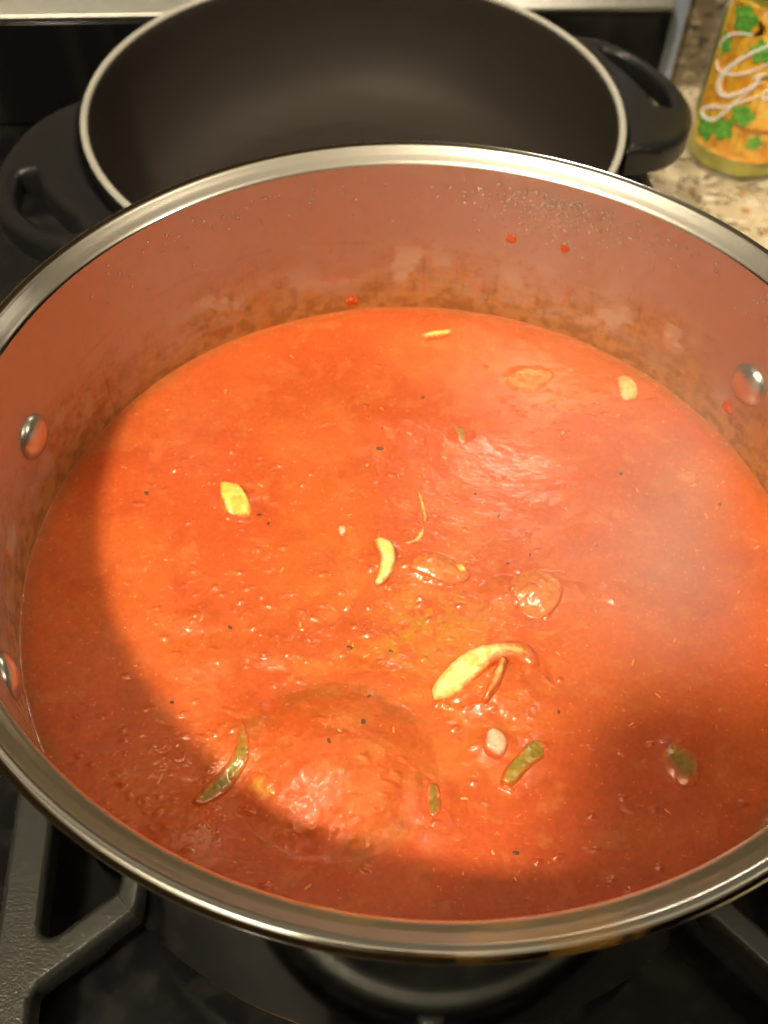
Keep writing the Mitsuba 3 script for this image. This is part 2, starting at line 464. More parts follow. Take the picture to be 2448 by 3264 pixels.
def rivet(theta, z, r=0.0088, h=0.0048):
    t = np.linspace(0, math.pi / 2, 10)
    m, _ = lathe([(r * math.cos(a) + 1e-5, h * math.sin(a)) for a in t], 40)
    a = math.radians(theta)
    nrm = np.array([-math.cos(a), -math.sin(a), 0])
    tang = np.array([-math.sin(a), math.cos(a), 0])
    M = np.eye(4)
    M[:3, 0], M[:3, 1], M[:3, 2] = tang, np.cross(nrm, tang), nrm
    M[:3, 3] = np.array([0.1453 * math.cos(a), 0.1453 * math.sin(a), z])
    m.apply_transform(M)
    return m


for th, z in ((168.8, -0.047), (206.4, -0.054), (29.2, -0.049), (-9.0, -0.055)):
    part(pot, "rivet", rivet(th, z), "rivet_steel", smooth=True)
for th in (187.6, 10.0):                                            # loop handles outside, left and right of the frame
    a0 = math.radians(th)
    pts = []
    for s in np.linspace(-1, 1, 15):
        a = a0 + s * 0.36
        r = 0.152 + 0.045 * (1 - abs(s) ** 3.0)
        pts.append((r * math.cos(a), r * math.sin(a), -0.05))
    hm = to_tm(chain(pts, [0.0058] * len(pts), 20))
    part(pot, "handle", hm, "mirror_steel", smooth=50)

# ------------------------------------------------------------------ the sauce
DOMES = [  # x, y, rx, ry, turn, height
    (-0.027, -0.079, 0.031, 0.0275, 0.1, 0.0115), (0.0445, -0.0075, 0.0095, 0.0080, 0.2, 0.0034), (0.0335, -0.0085, 0.0085, 0.0070, 0.0, 0.0022),
    (0.0573, -0.0070, 0.0050, 0.0040, 0.0, 0.0016), (0.0727, -0.0070, 0.0060, 0.0045, 0.0, 0.0017), (0.0030, 0.0010, 0.0105, 0.0060, 0.0, 0.0028),
    (0.0285, -0.0470, 0.0160, 0.0150, 0.6, 0.0042), (-0.070, -0.101, 0.0140, 0.0110, 0.5, 0.0026), (0.0465, 0.1026, 0.0105, 0.0060, 0.1, 0.0022),
    (0.0170, 0.0680, 0.0050, 0.0040, 0.0, 0.0014), (0.0250, -0.0680, 0.0070, 0.0080, 0.3, 0.0024), (0.0350, -0.0740, 0.0110, 0.0070, 0.9, 0.0020),
    (-0.060, -0.072, 0.0090, 0.0160, -0.3, 0.0030), (-0.075, -0.041, 0.0120, 0.0080, 0.2, 0.0015), (-0.050, -0.036, 0.010, 0.007, 0.1, 0.0014),
    (-0.015, -0.046, 0.013, 0.009, 0.2, 0.0016), (0.006, -0.092, 0.008, 0.012, 0.0, 0.0020), (-0.080, -0.026, 0.008, 0.006, 0.2, 0.0012),
    (0.0878, -0.0714, 0.010, 0.008, 0.2, 0.0012), (-0.072, 0.029, 0.008, 0.006, 0.0, 0.0018), (-0.0141, 0.0035, 0.007, 0.009, 0.0, 0.0014), (0.088, 0.100, 0.008, 0.006, 0.0, 0.0014),
]


def sauce_height(x, y):
    p = np.stack([x, y, 0 * x], -1)
    z = np.zeros_like(x)
    warp = (meshkit.fbm(p * 190, 3, 5) - 0.5) * 0.75
    for cx, cy, rx, ry, a, h in DOMES:
        u, v = (x - cx) * math.cos(a) + (y - cy) * math.sin(a), -(x - cx) * math.sin(a) + (y - cy) * math.cos(a)
        d = (u / rx) ** 2 + (v / ry) ** 2 + warp * min(0.7, 0.0022 / h)
        z = z + h * (np.clip(1 - d / 1.25, 0, 1) ** 1.45 if h > 0.005 else np.clip(1 - d / 1.7, 0, 1) ** 2) - (0 if h > 0.005 else min(0.06 * h, 0.00012)) * np.exp(-((np.sqrt(np.maximum(d, 0)) - 1.30) / 0.22) ** 2)

    def spot(cx, cy, rx, ry):
        return np.exp(-((x - cx) / rx) ** 2 - ((y - cy) / ry) ** 2)

    busy = 0.22 + 0.55 * spot(-0.080, -0.085, 0.030, 0.030) + 0.75 * spot(-0.02, -0.03, 0.06, 0.035) + 0.5 * spot(0.03, -0.03, 0.03, 0.03) + 0.35 * spot(-0.07, 0.05, 0.03, 0.03) + 0.35 * spot(0.07, 0.09, 0.04, 0.03)
    busy = np.clip(busy, 0, 1.1) * (1 - 0.85 * spot(-0.027, -0.080, 0.030, 0.028))
    z = z + 0.0011 * (meshkit.fbm(p * 38, 3, 11) - 0.5)
    z = z + busy * (0.00085 * (meshkit.fbm(p * 120, 2, 21) - 0.5) + 0.00034 * (meshkit.noise(p * np.array([330, 420, 1]), 31) - 0.5) + 0.00016 * (meshkit.noise(p * 800, 41) - 0.5))
    z = z + spot(0.045, 0.082, 0.020, 0.030) * 0.00022 * (meshkit.noise(p * np.array([240, 620, 1]), 51) - 0.5)
    z = z + spot(-0.078, 0.056, 0.016, 0.016) * 0.00035 * (meshkit.noise(p * np.array([200, 560, 1]), 61) - 0.5)
    r = np.hypot(x, y)
    z = z + 0.0009 * np.exp(-(0.1445 - r) / 0.0018)
    return z


N = 801
g = np.linspace(-0.1458, 0.1458, N)
gx, gy = np.meshgrid(g, g, indexing="ij")
hz = sauce_height(gx, gy) + SAUCE_Z
rb = np.random.default_rng(12)
BUMPS = []
for cx, cy, sx, sy, n in ((-0.082, -0.083, 0.015, 0.014, 130), (-0.055, -0.032, 0.030, 0.012, 60), (-0.020, -0.020, 0.022, 0.016, 50), (-0.025, -0.099, 0.010, 0.004, 14), (-0.008, -0.086, 0.008, 0.006, 16), (0.020, -0.062, 0.008, 0.008, 30),
                          (0.055, -0.008, 0.014, 0.004, 18), (0.060, 0.088, 0.020, 0.012, 60), (-0.075, 0.045, 0.018, 0.014, 30), (-0.085, -0.010, 0.014, 0.016, 26), (0.060, -0.095, 0.040, 0.02, 30), (0.0, 0.0, 0.06, 0.06, 90)):
    for _ in range(n):
        BUMPS.append((rb.normal(cx, sx), rb.normal(cy, sy), rb.uniform(0.0006, 0.0014), rb.uniform(0.32, 0.75), rb.uniform(1.0, 2.2), rb.uniform(-0.5, 0.5)))
for line, n in (([(0.0385, -0.0155), (0.0408, -0.0178), (0.0440, -0.0188), (0.0470, -0.0188)], 9), ([(0.0030, -0.0042), (0.0090, -0.0058), (0.0150, -0.0056)], 9), ([(-0.066, -0.092), (-0.0645, -0.098), (-0.063, -0.1035)], 9), ([(-0.094, -0.098), (-0.088, -0.1005)], 5),
                ([(0.0086, -0.0545), (0.0120, -0.0560)], 4), ([(0.0275, -0.083), (0.031, -0.0845)], 4), ([(-0.0135, -0.0085), (-0.0105, -0.0075)], 3), ([(-0.0745, 0.0205), (-0.0660, 0.0195)], 6)):
    for x, y in np.array(sg.LineString(line).interpolate(np.linspace(0, 1, n), normalized=True).tolist() and [q_.coords[0] for q_ in sg.LineString(line).interpolate(np.linspace(0, 1, n), normalized=True)]):
        BUMPS.append((x + rb.normal(0, 0.0003), y + rb.normal(0, 0.0003), rb.uniform(0.0008, 0.0013), 0.6, 1.2, 0.0))
step = g_step = 0.1458 * 2 / (N - 1)
for x, y, r, hh, lo, tu in BUMPS:
    if math.hypot(x, y) > 0.138:
        continue
    i0, j0, k_ = int(round((x + 0.1458) / step)), int(round((y + 0.1458) / step)), int(r * lo / step) + 2
    sl = (slice(max(i0 - k_, 0), i0 + k_ + 1), slice(max(j0 - k_, 0), j0 + k_ + 1))
    u = (gx[sl] - x) * math.cos(tu) + (gy[sl] - y) * math.sin(tu)
    w = -(gx[sl] - x) * math.sin(tu) + (gy[sl] - y) * math.cos(tu)
    hz[sl] += hh * r * np.clip(1 - (u / (r * lo)) ** 2 - (w / r) ** 2, 0, 1) ** 1.3
hz = gaussian_filter(hz, 0.9)
inside = np.hypot(gx, gy) < 0.1455
i, j = np.meshgrid(np.arange(N - 1), np.arange(N - 1), indexing="ij")
ok = inside[:-1, :-1] & inside[1:, :-1] & inside[:-1, 1:] & inside[1:, 1:]
i, j = i[ok], j[ok]
q = np.stack([i * N + j, (i + 1) * N + j, (i + 1) * N + j + 1, i * N + j + 1], -1)
sv, sf = np.stack([gx, gy, hz], -1).reshape(-1, 3), np.vstack([q[:, [0, 1, 2]], q[:, [0, 2, 3]]])
sm = trimesh.Trimesh(sv, sf, process=False)
sm.remove_unreferenced_vertices()
key = thing("tomato_sauce", "thick orange red tomato sauce simmering in the steel pot", "sauce")
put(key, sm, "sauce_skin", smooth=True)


def at(x, y, dz=0.0):
    return (x, y, float(sauce_height(np.array([x]), np.array([y]))[0]) + SAUCE_Z + dz)


# ------------------------------------------------------------------ things in the sauce
def coated(pale, dark, cover):
    """A food colour under an uneven film of sauce."""
    def fn(p, n, uv):
        f = fbm(p.x * 420, p.y * 420, p.z * 420, 3)
        c = mix(pale, dark, smoothstep(0.35, 0.7, fbm(p.x * 500 + 4, p.y * 500, p.z * 500, 2)))
        film = smoothstep(1.05, 0.12, uv.x + 0.9 * (0.52 - f) + (cover - 0.6))
        return mix(c, (0.53, 0.094, 0.018), film * 0.97)
    return ts({"type": "principled", "base_color": proc(fn), "roughness": 0.3, "clearcoat": 0.5, "clearcoat_gloss": 0.92})


scene["mushroom_flesh"] = coated((0.90, 0.72, 0.27), (0.84, 0.58, 0.15), 0.50)
scene["coated_mushroom"] = coated((0.70, 0.32, 0.08), (0.52, 0.20, 0.05), 0.46)
scene["pepper_flesh"] = coated((0.30, 0.20, 0.024), (0.23, 0.15, 0.016), 0.58)
scene["pale_mushroom"] = coated((0.82, 0.46, 0.16), (0.70, 0.30, 0.08), 0.60)
scene["sauced_mushroom"] = coated((0.60, 0.180, 0.036), (0.53, 0.135, 0.028), 0.46)
scene["sunk_pepper"] = coated((0.27, 0.165, 0.02), (0.21, 0.115, 0.015), 0.40)
scene["onion_flesh"] = coated((0.78, 0.55, 0.40), (0.70, 0.42, 0.25), 0.60)
scene["corn_skin"] = coated((0.86, 0.58, 0.10), (0.78, 0.44, 0.06), 0.62)
scene["yellow_lump"] = coated((0.66, 0.34, 0.05), (0.58, 0.24, 0.03), 0.50)
scene["herb_leaf"] = plain((0.10, 0.045, 0.015), 0.4)
scene["seed_skin"] = plain((0.78, 0.26, 0.06), 0.35)


def piece(name, label, cat, pts, radii, mat, flat=1.0, rough=0.0004, seed=1, lift=0.0, group=None, scale=420.0):
    k = thing(name, label, cat, group)
    put(k, blob([at(x, y, dz + lift) for x, y, dz in pts], radii, flat=flat, rough=rough, seed=seed, scale=scale), mat, smooth=True)
    return k


def chip(outline, t, tilt=(0, 0), lift=0.0, edge=0.0012, seed=1, rough=0.00035, hollow=0.0, clean=(0, 0), bare=0.12):
    """A flat cut piece that lies in the sauce: rounded edges, tilted, so that its lower side sinks in."""
    line = spline(list(outline) + [outline[0]], 5)[:-1]
    pl = sg.Polygon(line).buffer(0)
    pl = affinity.scale(max(getattr(pl, "geoms", [pl]), key=lambda q_: q_.area), 1.2, 1.2)
    cx, cy = pl.centroid.x, pl.centroid.y

    def top(x, y, d):
        k_ = np.clip(1 - d / edge, 0, 1)
        pr = np.sqrt(np.maximum(1 - k_ * k_, 0))
        p3 = np.stack([x, y, 0 * x], -1)
        return sauce_height(x, y) + SAUCE_Z + lift - 0.0020 + (t + 0.0020) * pr - hollow * np.clip((d - edge) / 0.003, 0, 1) + (x - cx) * tilt[0] + (y - cy) * tilt[1] + rough * 2 * (meshkit.fbm(p3 * 420, 3, seed) - 0.5)

    m_ = patch(pl, 0.0004, top, lambda x, y: np.minimum(sauce_height(x, y) + SAUCE_Z - 0.004, top(x, y, 0 * x) - 0.0005), rings=(0, 0.00012, 0.0003, 0.0006, 0.0010, edge + 0.0002))
    v = np.array(m_.vertices)
    d = shapely.distance(pl.boundary, shapely.points(v[:, :2]))
    side = ((v[:, 0] - cx) * clean[0] + (v[:, 1] - cy) * clean[1]) / 0.01            # the side that stands clear of the sauce keeps its own colour
    return m_, np.stack([np.clip(d / (edge * 1.5) * 0.75 + bare + side, 0, 1.3), 0 * d], 1)


def cut(name, label, cat, outline, t, mat, **k):
    key_ = thing(name, label, cat)
    m_, uv_ = chip(outline, t, **k)
    put(key_, m_, mat, smooth=True, uv=uv_)
    return key_


# the large mushroom slice: its pale cap curves out of the sauce, the stem leans against it
k = thing("mushroom_slice", "largest pale yellow mushroom slice, curved, in the lit middle of the sauce", "mushroom")
m_, uv_ = chip([(0.0086, -0.0512), (0.0083, -0.0476), (0.0117, -0.0423), (0.0173, -0.0369), (0.0243, -0.0334), (0.0314, -0.0319), (0.036, -0.0323), (0.0390, -0.0354), (0.0397, -0.0396), (0.037, -0.0410), (0.0333, -0.0396), (0.0280, -0.0398), (0.0232, -0.0438), (0.0171, -0.0486), (0.0125, -0.0508)], 0.0030, tilt=(-0.10, 0.16), lift=0.0004, edge=0.0020, seed=3, clean=(-0.50, 0.10))
part(k, "cap", m_, "mushroom_flesh", smooth=True, uv=uv_)
m_, uv_ = chip([(0.0283, -0.0393), (0.0297, -0.0415), (0.0285, -0.0462), (0.027, -0.0498), (0.0237, -0.0541), (0.0221, -0.0532), (0.0243, -0.0479), (0.0263, -0.0432)], 0.0030, tilt=(0.05, 0.05), lift=0.0006, edge=0.0014, seed=4, clean=(0.5, 0))
part(k, "stem", m_, "pale_mushroom", smooth=True, uv=uv_)
cut("mushroom_slice", "small half round yellow mushroom slice near the centre of the sauce", "mushroom",
    [(-0.0153, 0.0126), (-0.0106, 0.0092), (-0.0093, 0.0026), (-0.0111, -0.0036), (-0.0146, -0.0069), (-0.0164, -0.0049), (-0.0150, 0.0014), (-0.0163, 0.0066), (-0.0173, 0.0104)], 0.0020, "mushroom_flesh", tilt=(0.22, 0.02), seed=5, clean=(0.9, 0))
cut("mushroom_slice", "pale mushroom slice near the right back wall of the steel pot", "mushroom",
    [(0.0842, 0.1017), (0.0884, 0.1033), (0.0924, 0.0986), (0.0921, 0.0938), (0.0891, 0.0916), (0.0853, 0.0934)], 0.0013, "pale_mushroom", tilt=(0.20, 0.08), seed=6, clean=(0.9, 0))
cut("mushroom_slice", "thin yellow mushroom sliver at the far edge of the sauce", "mushroom",
    [(0.0009, 0.1263), (0.0061, 0.1296), (0.0128, 0.1306), (0.0113, 0.1268), (0.003, 0.1243)], 0.0012, "mushroom_flesh", tilt=(-0.02, -0.20), seed=7)
cut("mushroom_slice", "round sauce covered mushroom slice with a bright wet front rim, right of the centre", "mushroom",
    [(0.0362, -0.0011), (0.0427, 0.001), (0.0489, -0.0016), (0.0515, -0.0073), (0.0495, -0.0137), (0.0439, -0.0184), (0.0388, -0.017), (0.0366, -0.0126), (0.0344, -0.0072)], 0.0010, "sauced_mushroom", tilt=(0.06, -0.03), lift=-0.0003, seed=8)
cut("mushroom_slice", "wide flat wet slice just right of the small half round slice", "mushroom",
    [(-0.0012, 0.0032), (0.0032, 0.007), (0.0097, 0.0061), (0.0166, 0.0004), (0.0175, -0.0019), (0.0145, -0.0047), (0.0086, -0.0052), (0.0018, -0.0026), (-0.0022, -0.0004)], 0.0009, "sauced_mushroom", tilt=(0.0, -0.05), seed=9)
cut("mushroom_slice", "faint pale mushroom slice sunk in the sauce at the right", "mushroom",
    [(0.1019, 0.05), (0.1098, 0.0528), (0.1104, 0.048), (0.105, 0.046)], 0.0006, "sauced_mushroom", tilt=(0.06, 0.10), lift=-0.0002, seed=10)
cut("mushroom_slice", "brown mushroom slice sunk near the far right of the sauce", "mushroom",
    [(0.038, 0.1006), (0.0443, 0.1059), (0.0534, 0.1064), (0.0562, 0.1023), (0.0508, 0.0964), (0.0466, 0.0928), (0.0399, 0.0972)], 0.0006, "sauced_mushroom", tilt=(0.02, 0.05), lift=-0.0003, seed=11)
cut("corn_kernel", "bright yellow vegetable chunk in the left part of the sauce", "vegetable",
    [(-0.0773, 0.0343), (-0.0713, 0.0346), (-0.0671, 0.0295), (-0.0647, 0.0239), (-0.0671, 0.0216), (-0.0734, 0.0224), (-0.0763, 0.0279)], 0.0020, "corn_skin", tilt=(-0.24, 0.12), seed=12, clean=(-0.5, 0.3))
cut("corn_kernel", "tiny yellow vegetable bit on the wet flat slice", "vegetable",
    [(0.0132, 0.0018), (0.0162, 0.0020), (0.0176, -0.0004), (0.0150, -0.0014)], 0.0016, "corn_skin", edge=0.0009, lift=0.0006, seed=13, clean=(0.5, 0))
cut("corn_kernel", "blurred yellow vegetable lump on the left flank of the sauce mound", "vegetable",
    [(-0.0537, -0.0825), (-0.0475, -0.0848), (-0.0446, -0.0898), (-0.0496, -0.093), (-0.0545, -0.0887)], 0.0008, "yellow_lump", tilt=(0.05, 0.10), edge=0.0030, seed=14, bare=0.0)
cut("onion_piece", "translucent pinkish diced onion piece below the largest mushroom slice", "onion",
    [(0.0251, -0.064), (0.0286, -0.0662), (0.0295, -0.0699), (0.0269, -0.0737), (0.0231, -0.0721), (0.0223, -0.0688), (0.0233, -0.0655)], 0.0022, "onion_flesh", tilt=(-0.10, -0.05), edge=0.0014, seed=15)
cut("onion_piece", "slim upright onion sliver above the centre of the sauce", "onion",
    [(-0.0012, 0.0350), (0.0006, 0.0352), (0.0022, 0.0290), (0.0030, 0.0240), (0.0012, 0.0228), (0.0002, 0.0290)], 0.0010, "pale_mushroom", tilt=(0.2, 0.0), edge=0.0009, seed=16)
cut("onion_piece", "small slanted onion shred close above the wet flat slice", "onion",
    [(-0.0056, 0.0124), (-0.0020, 0.0142), (0.0008, 0.0190), (0.0016, 0.0170), (0.0000, 0.0134), (-0.0030, 0.0118)], 0.0007, "pale_mushroom", edge=0.0006, seed=17)
cut("onion_piece", "tiny pale onion crumb left of the small half round mushroom slice", "onion",
    [(-0.0310, 0.0180), (-0.0288, 0.0182), (-0.0280, 0.0155), (-0.0294, 0.0142), (-0.0310, 0.0155)], 0.0010, "onion_flesh", edge=0.0008, seed=18)
cut("green_pepper", "olive green pepper chunk right beside the diced onion piece", "pepper",
    [(0.0412, -0.0685), (0.0411, -0.0732), (0.0372, -0.0765), (0.0335, -0.0803), (0.0313, -0.0821), (0.0284, -0.0809), (0.0298, -0.0768), (0.0331, -0.073), (0.0363, -0.0687), (0.039, -0.0677)], 0.0010, "pepper_flesh", tilt=(-0.05, -0.06), edge=0.0013, seed=19, bare=0.22)
cut("green_pepper", "dark green pepper piece sunk in the shaded right front of the sauce", "pepper",
    [(0.0829, -0.0657), (0.089, -0.0663), (0.0932, -0.0734), (0.0899, -0.0799), (0.0841, -0.0785), (0.0805, -0.0723)], 0.0004, "sunk_pepper", tilt=(0.02, -0.04), seed=20, edge=0.0024, bare=0.05)
cut("green_pepper", "long curved green pepper strip at the left edge of the sauce mound", "pepper",
    [(-0.0597, -0.0633), (-0.0569, -0.0698), (-0.055, -0.0778), (-0.0593, -0.0858), (-0.0659, -0.0914), (-0.0695, -0.09), (-0.0660, -0.0840), (-0.0610, -0.078), (-0.0599, -0.0699)], 0.0013, "pepper_flesh", tilt=(-0.08, 0.0), edge=0.0018, seed=21, bare=0.08)
cut("green_pepper", "small brownish green pepper bit in the far middle of the sauce", "pepper",
    [(0.0135, 0.0718), (0.0165, 0.0720), (0.0192, 0.0668), (0.0185, 0.0632), (0.0158, 0.0640), (0.0140, 0.0680)], 0.0007, "sunk_pepper", seed=22)
cut("green_pepper", "blurred olive pepper bit on the right flank of the sauce mound", "pepper",
    [(0.0035, -0.0840), (0.0070, -0.0846), (0.0078, -0.0915), (0.0050, -0.0945), (0.0030, -0.0900)], 0.0005, "sunk_pepper", seed=23)
rng = np.random.default_rng(4)
HERBS = [(-0.0166, 0.0588, 0.0017), (-0.062, 0.0225, 0.0012), (0.022, 0.037, 0.0009), (-0.067, -0.028, 0.0012), (-0.024, -0.034, 0.0013), (-0.0095, -0.035, 0.0009), (0.081, 0.050, 0.0012), (0.0335, 0.0045, 0.0008), (0.031, -0.1045, 0.0012), (0.001, 0.088, 0.0010), (-0.107, 0.031, 0.0014), (-0.0285, -0.075, 0.0010), (-0.0180, -0.0660, 0.0013), (-0.058, 0.0185, 0.0009), (0.1185, 0.036, 0.0009), (0.042, 0.0085, 0.0008), (-0.083, -0.058, 0.0009), (-0.0165, -0.054, 0.0008), (0.048, -0.056, 0.0009), (0.031, 0.0265, 0.0008)]
for x, y, r in HERBS:
    h = trimesh.creation.icosphere(subdivisions=2, radius=1.0)
    a = rng.uniform(0, math.pi)
    v = np.array(h.vertices) * (1 + 0.5 * (meshkit.noise(np.array(h.vertices) * 1.7 + rng.uniform(0, 50), 3) - 0.5))[:, None] * np.array([r, r * 0.55, 0.00025]) * 0.85
    R = np.array([[math.cos(a), -math.sin(a), 0], [math.sin(a), math.cos(a), 0], [0, 0, 1]])
    h.vertices = v @ R.T + np.array(at(x, y, 0.0002))
    k = thing("herb_fleck", *(("largest dark herb fleck, alone in the upper middle of the sauce", "herb") if (x, y) == HERBS[0][:2] else ("tiny dark dried herb fleck floating on the sauce", "herb", "tiny dark herb flecks on the sauce")))
    put(k, h, "herb_leaf", smooth=True)
seeds = []
for _ in range(80):
    r, a = 0.135 * math.sqrt(rng.uniform()), rng.uniform(0, 2 * math.pi)
    x, y = r * math.cos(a), r * math.sin(a)
    s = rng.uniform(0.0003, 0.0009)
    h = trimesh.creation.icosphere(subdivisions=1, radius=1.0)
    b = rng.uniform(0, math.pi)
    R = np.array([[math.cos(b), -math.sin(b), 0], [math.sin(b), math.cos(b), 0], [0, 0, 1]])
    h.vertices = (np.array(h.vertices) * [s * rng.uniform(1, 2.0), s * 0.6, s * 0.3]) @ R.T + np.array(at(x, y, 0.0001))
    seeds.append(h)
k = thing("tomato_pulp", "fine pale seeds and pulp crumbs all over the sauce", "pulp", kind="stuff")
put(k, trimesh.util.concatenate(seeds), "seed_skin", smooth=True)


# drops and splashes that cling to the inner wall
def on_wall(theta, z, r, h, seed, stretch=1.0, sub=4, rag=1.3):
    a = math.radians(theta)
    m = trimesh.creation.icosphere(subdivisions=sub, radius=1.0)
    v = np.array(m.vertices)
    v = v * (1 + rag * (meshkit.fbm(v * 2.2 + seed * 7.0, 3, seed) - 0.5))[:, None] * [r, r * stretch, h]
    nrm, tang = np.array([-math.cos(a), -math.sin(a), 0]), np.array([-math.sin(a), math.cos(a), 0])
    m.vertices = v[:, :1] * tang + v[:, 1:2] * np.array([0, 0, 1.0]) + v[:, 2:] * nrm + np.array([0.1447 * math.cos(a), 0.1447 * math.sin(a), z])
    return m


scene["splash_sauce"] = plain((0.44, 0.075, 0.014), 0.25, clearcoat=0.6)
for th, z, r, h, st, lab in ((75.8, -0.0375, 0.0019, 0.0011, 1.3, "bright red sauce drop high on the back wall of the steel pot"), (66.7, -0.036, 0.0016, 0.0007, 1.1, "duller red sauce drop right of the bright one on the back wall"),
                             (102.8, -0.0755, 0.0030, 0.0010, 0.5, "flat sauce smear just above the sauce on the back wall"), 
                             (31.0, -0.066, 0.0030, 0.0006, 1.8, "orange sauce run below the right rivet")):
    k = thing("sauce_drop", lab, "splash")
    put(k, on_wall(th, z, r, h, int(th)), "splash_sauce", smooth=True)
drops = []
for _ in range(420):
    th = rng.normal(68, 7) if rng.uniform() < 0.7 else rng.uniform(30, 150)
    z = -0.0125 - abs(rng.normal(0, 0.010))
    drops.append(on_wall(th, z, rng.uniform(0.0002, 0.00065), 0.0002, 3, rng.uniform(0.9, 1.3), 2, 0.4))
scene["wet_bead"] = plain((0.50, 0.47, 0.44), 0.3, metallic=0.8)
k = thing("steam_droplets", "tiny condensed steam beads under the rim of the steel pot", "droplets", kind="stuff")
put(k, trimesh.util.concatenate([trimesh.Trimesh(d.vertices, d.faces, process=False) for d in drops]), "wet_bead", smooth=True)

# ------------------------------------------------------------------ the empty black pan behind
pan = thing("black_pan", "empty black nonstick pan with a pale grey rim behind the steel pot", "pan")
PC, PR, PZ = (-0.0385, 0.312), 0.149, -0.080
PB = -0.164
inside_p = [(PR - 0.0022, PZ - 0.0004), (PR - 0.003, PZ - 0.004), (PR - 0.0045, PZ - 0.025), (PR - 0.010, PB + 0.038), (PR - 0.020, PB + 0.021), (PR - 0.036, PB + 0.010), (PR - 0.060, PB + 0.0055), (0.002, PB + 0.004)]
m, uv = lathe(spline(inside_p, 8), 200, centre=PC)
part(pan, "inner_wall", m, "nonstick", smooth=True)
out_p = [(0.002, PB), (PR - 0.028, PB), (PR - 0.012, PB + 0.005), (PR - 0.004, PB + 0.022), (PR + 0.0005, PZ - 0.03), (PR + 0.0018, PZ - 0.0022)]
m, uv = lathe(spline(out_p, 8), 200, centre=PC)
part(pan, "outer_wall", m, "black_plastic", smooth=True)
rim_p = [(PR + 0.0020 * math.cos(a), PZ + 0.0018 * math.sin(a)) for a in np.linspace(-math.pi, math.pi, 17)]
m, uv = lathe(rim_p, 256, centre=PC)
part(pan, "rim", m, "cream_enamel", smooth=True, label="pale grey rolled rim of the black pan")


def ear(theta, label):
    """A moulded side handle: a broad ear with a crescent opening."""
    outl = [(0.1515 * math.cos(a), 0.1515 * math.sin(a)) for a in np.linspace(-0.42, 0.44, 12)]
    tip = spline([(0.1515 * math.cos(0.44), 0.1515 * math.sin(0.44)), (0.166, 0.062), (0.184, 0.046), (0.195, 0.022), (0.1975, 0.0), (0.193, -0.020), (0.180, -0.042), (0.162, -0.056), (0.1515 * math.cos(0.42), -0.1515 * math.sin(0.42))], 6)
    body = sg.Polygon(outl + [tuple(p) for p in tip[1:-1]]).buffer(0)
    hole_out = spline([(0.163, 0.050), (0.174, 0.042), (0.1835, 0.022), (0.1855, 0.004), (0.182, -0.010)], 6)
    hole_in = spline([(0.176, -0.008), (0.1755, 0.006), (0.1715, 0.024), (0.166, 0.038)], 6)
    hole = sg.Polygon([tuple(p) for p in hole_out] + [tuple(p) for p in hole_in]).buffer(0.0015)
    body = body.difference(hole).buffer(-0.0015).buffer(0.0015)
    m = trimesh.util.concatenate(bevelled(body, 0, 0.017, 0.0055))
    v = np.array(m.vertices)
    v[:, :2] *= np.where(v[:, :1] * 0 + np.hypot(v[:, :1], v[:, 1:2]) > 0.1515, (0.1515 + 1.12 * (np.hypot(v[:, :1], v[:, 1:2]) - 0.1515)) / np.hypot(v[:, :1], v[:, 1:2]), 1)
    v[:, 2] = v[:, 2] * (1 - 0.25 * np.clip((v[:, 0] - 0.15) / 0.05, 0, 1)) - 0.10 * (v[:, 0] - 0.150)
    a = math.radians(theta)
    m = trimesh.Trimesh(np.stack([PC[0] + v[:, 0] * math.cos(a) - v[:, 1] * math.sin(a), PC[1] + v[:, 0] * math.sin(a) + v[:, 1] * math.cos(a), PZ - 0.0225 + v[:, 2]], 1), m.faces, process=False)
    part(pan, "handle", m, "black_plastic", smooth=40, label=label)


ear(13.0, "right black loop handle of the empty pan")
ear(202.0, "left black loop handle of the empty pan")

# ------------------------------------------------------------------ the bottle on the counter
bt = thing("wine_bottle", "pale green glass bottle with an orange grape leaf label and white script", "bottle")
BC, BR = np.array([0.2400, 0.4665]), 0.0395
gl = [(0.002, TOP + 0.004), (0.026, TOP + 0.002), (0.033, TOP + 0.0008), (0.0375, TOP + 0.003), (BR, TOP + 0.009), (BR, TOP + 0.10), (BR, TOP + 0.185), (0.036, TOP + 0.205), (0.022, TOP + 0.232), (0.0155, TOP + 0.25), (0.0145, TOP + 0.30), (0.0145, TOP + 0.31)]
gp = spline(gl, 6)


def glass_colour(p, n, uv):
    h = p.z - TOP
    f = fbm(p.x * 60, p.y * 60, p.z * 110, 2)
    return mix((0.26, 0.25, 0.045), (0.44, 0.42, 0.07), smoothstep(0.4, 0.65, f))


scene["bottle_wine"] = plain(proc(glass_colour), 0.25, specular=0.4)
scene["clear_glass"] = {"type": "thindielectric", "int_ior": 1.5}
m, uv = lathe(gp, 96, start=90, centre=BC)
part(bt, "glass", m, "clear_glass", smooth=True)
wp = [(max(r - 0.0022, 0.001), min(z + 0.003, TOP + 0.235)) for r, z in gl if z < TOP + 0.22]
m, uv = lathe(spline(wp, 6), 96, start=90, centre=BC)
part(bt, "wine", m, "bottle_wine", smooth=True, label="pale olive wine inside the bottle")
TH0 = math.degrees(math.atan2(EYE[1] - BC[1], EYE[0] - BC[0]))      # the label faces the cook
LAB_R = BR + 0.0004


def wrap(s, h, r=LAB_R):
    """Label coordinates (s to the right along the glass, h above the counter, in metres) to the world."""
    a = math.radians(TH0) + np.asarray(s) / BR
    return np.stack([BC[0] + r * np.cos(a), BC[1] + r * np.sin(a), TOP + np.asarray(h)], -1)


LAB_W, LAB_H0, LAB_H1 = 0.0400, 0.0170, 0.1215


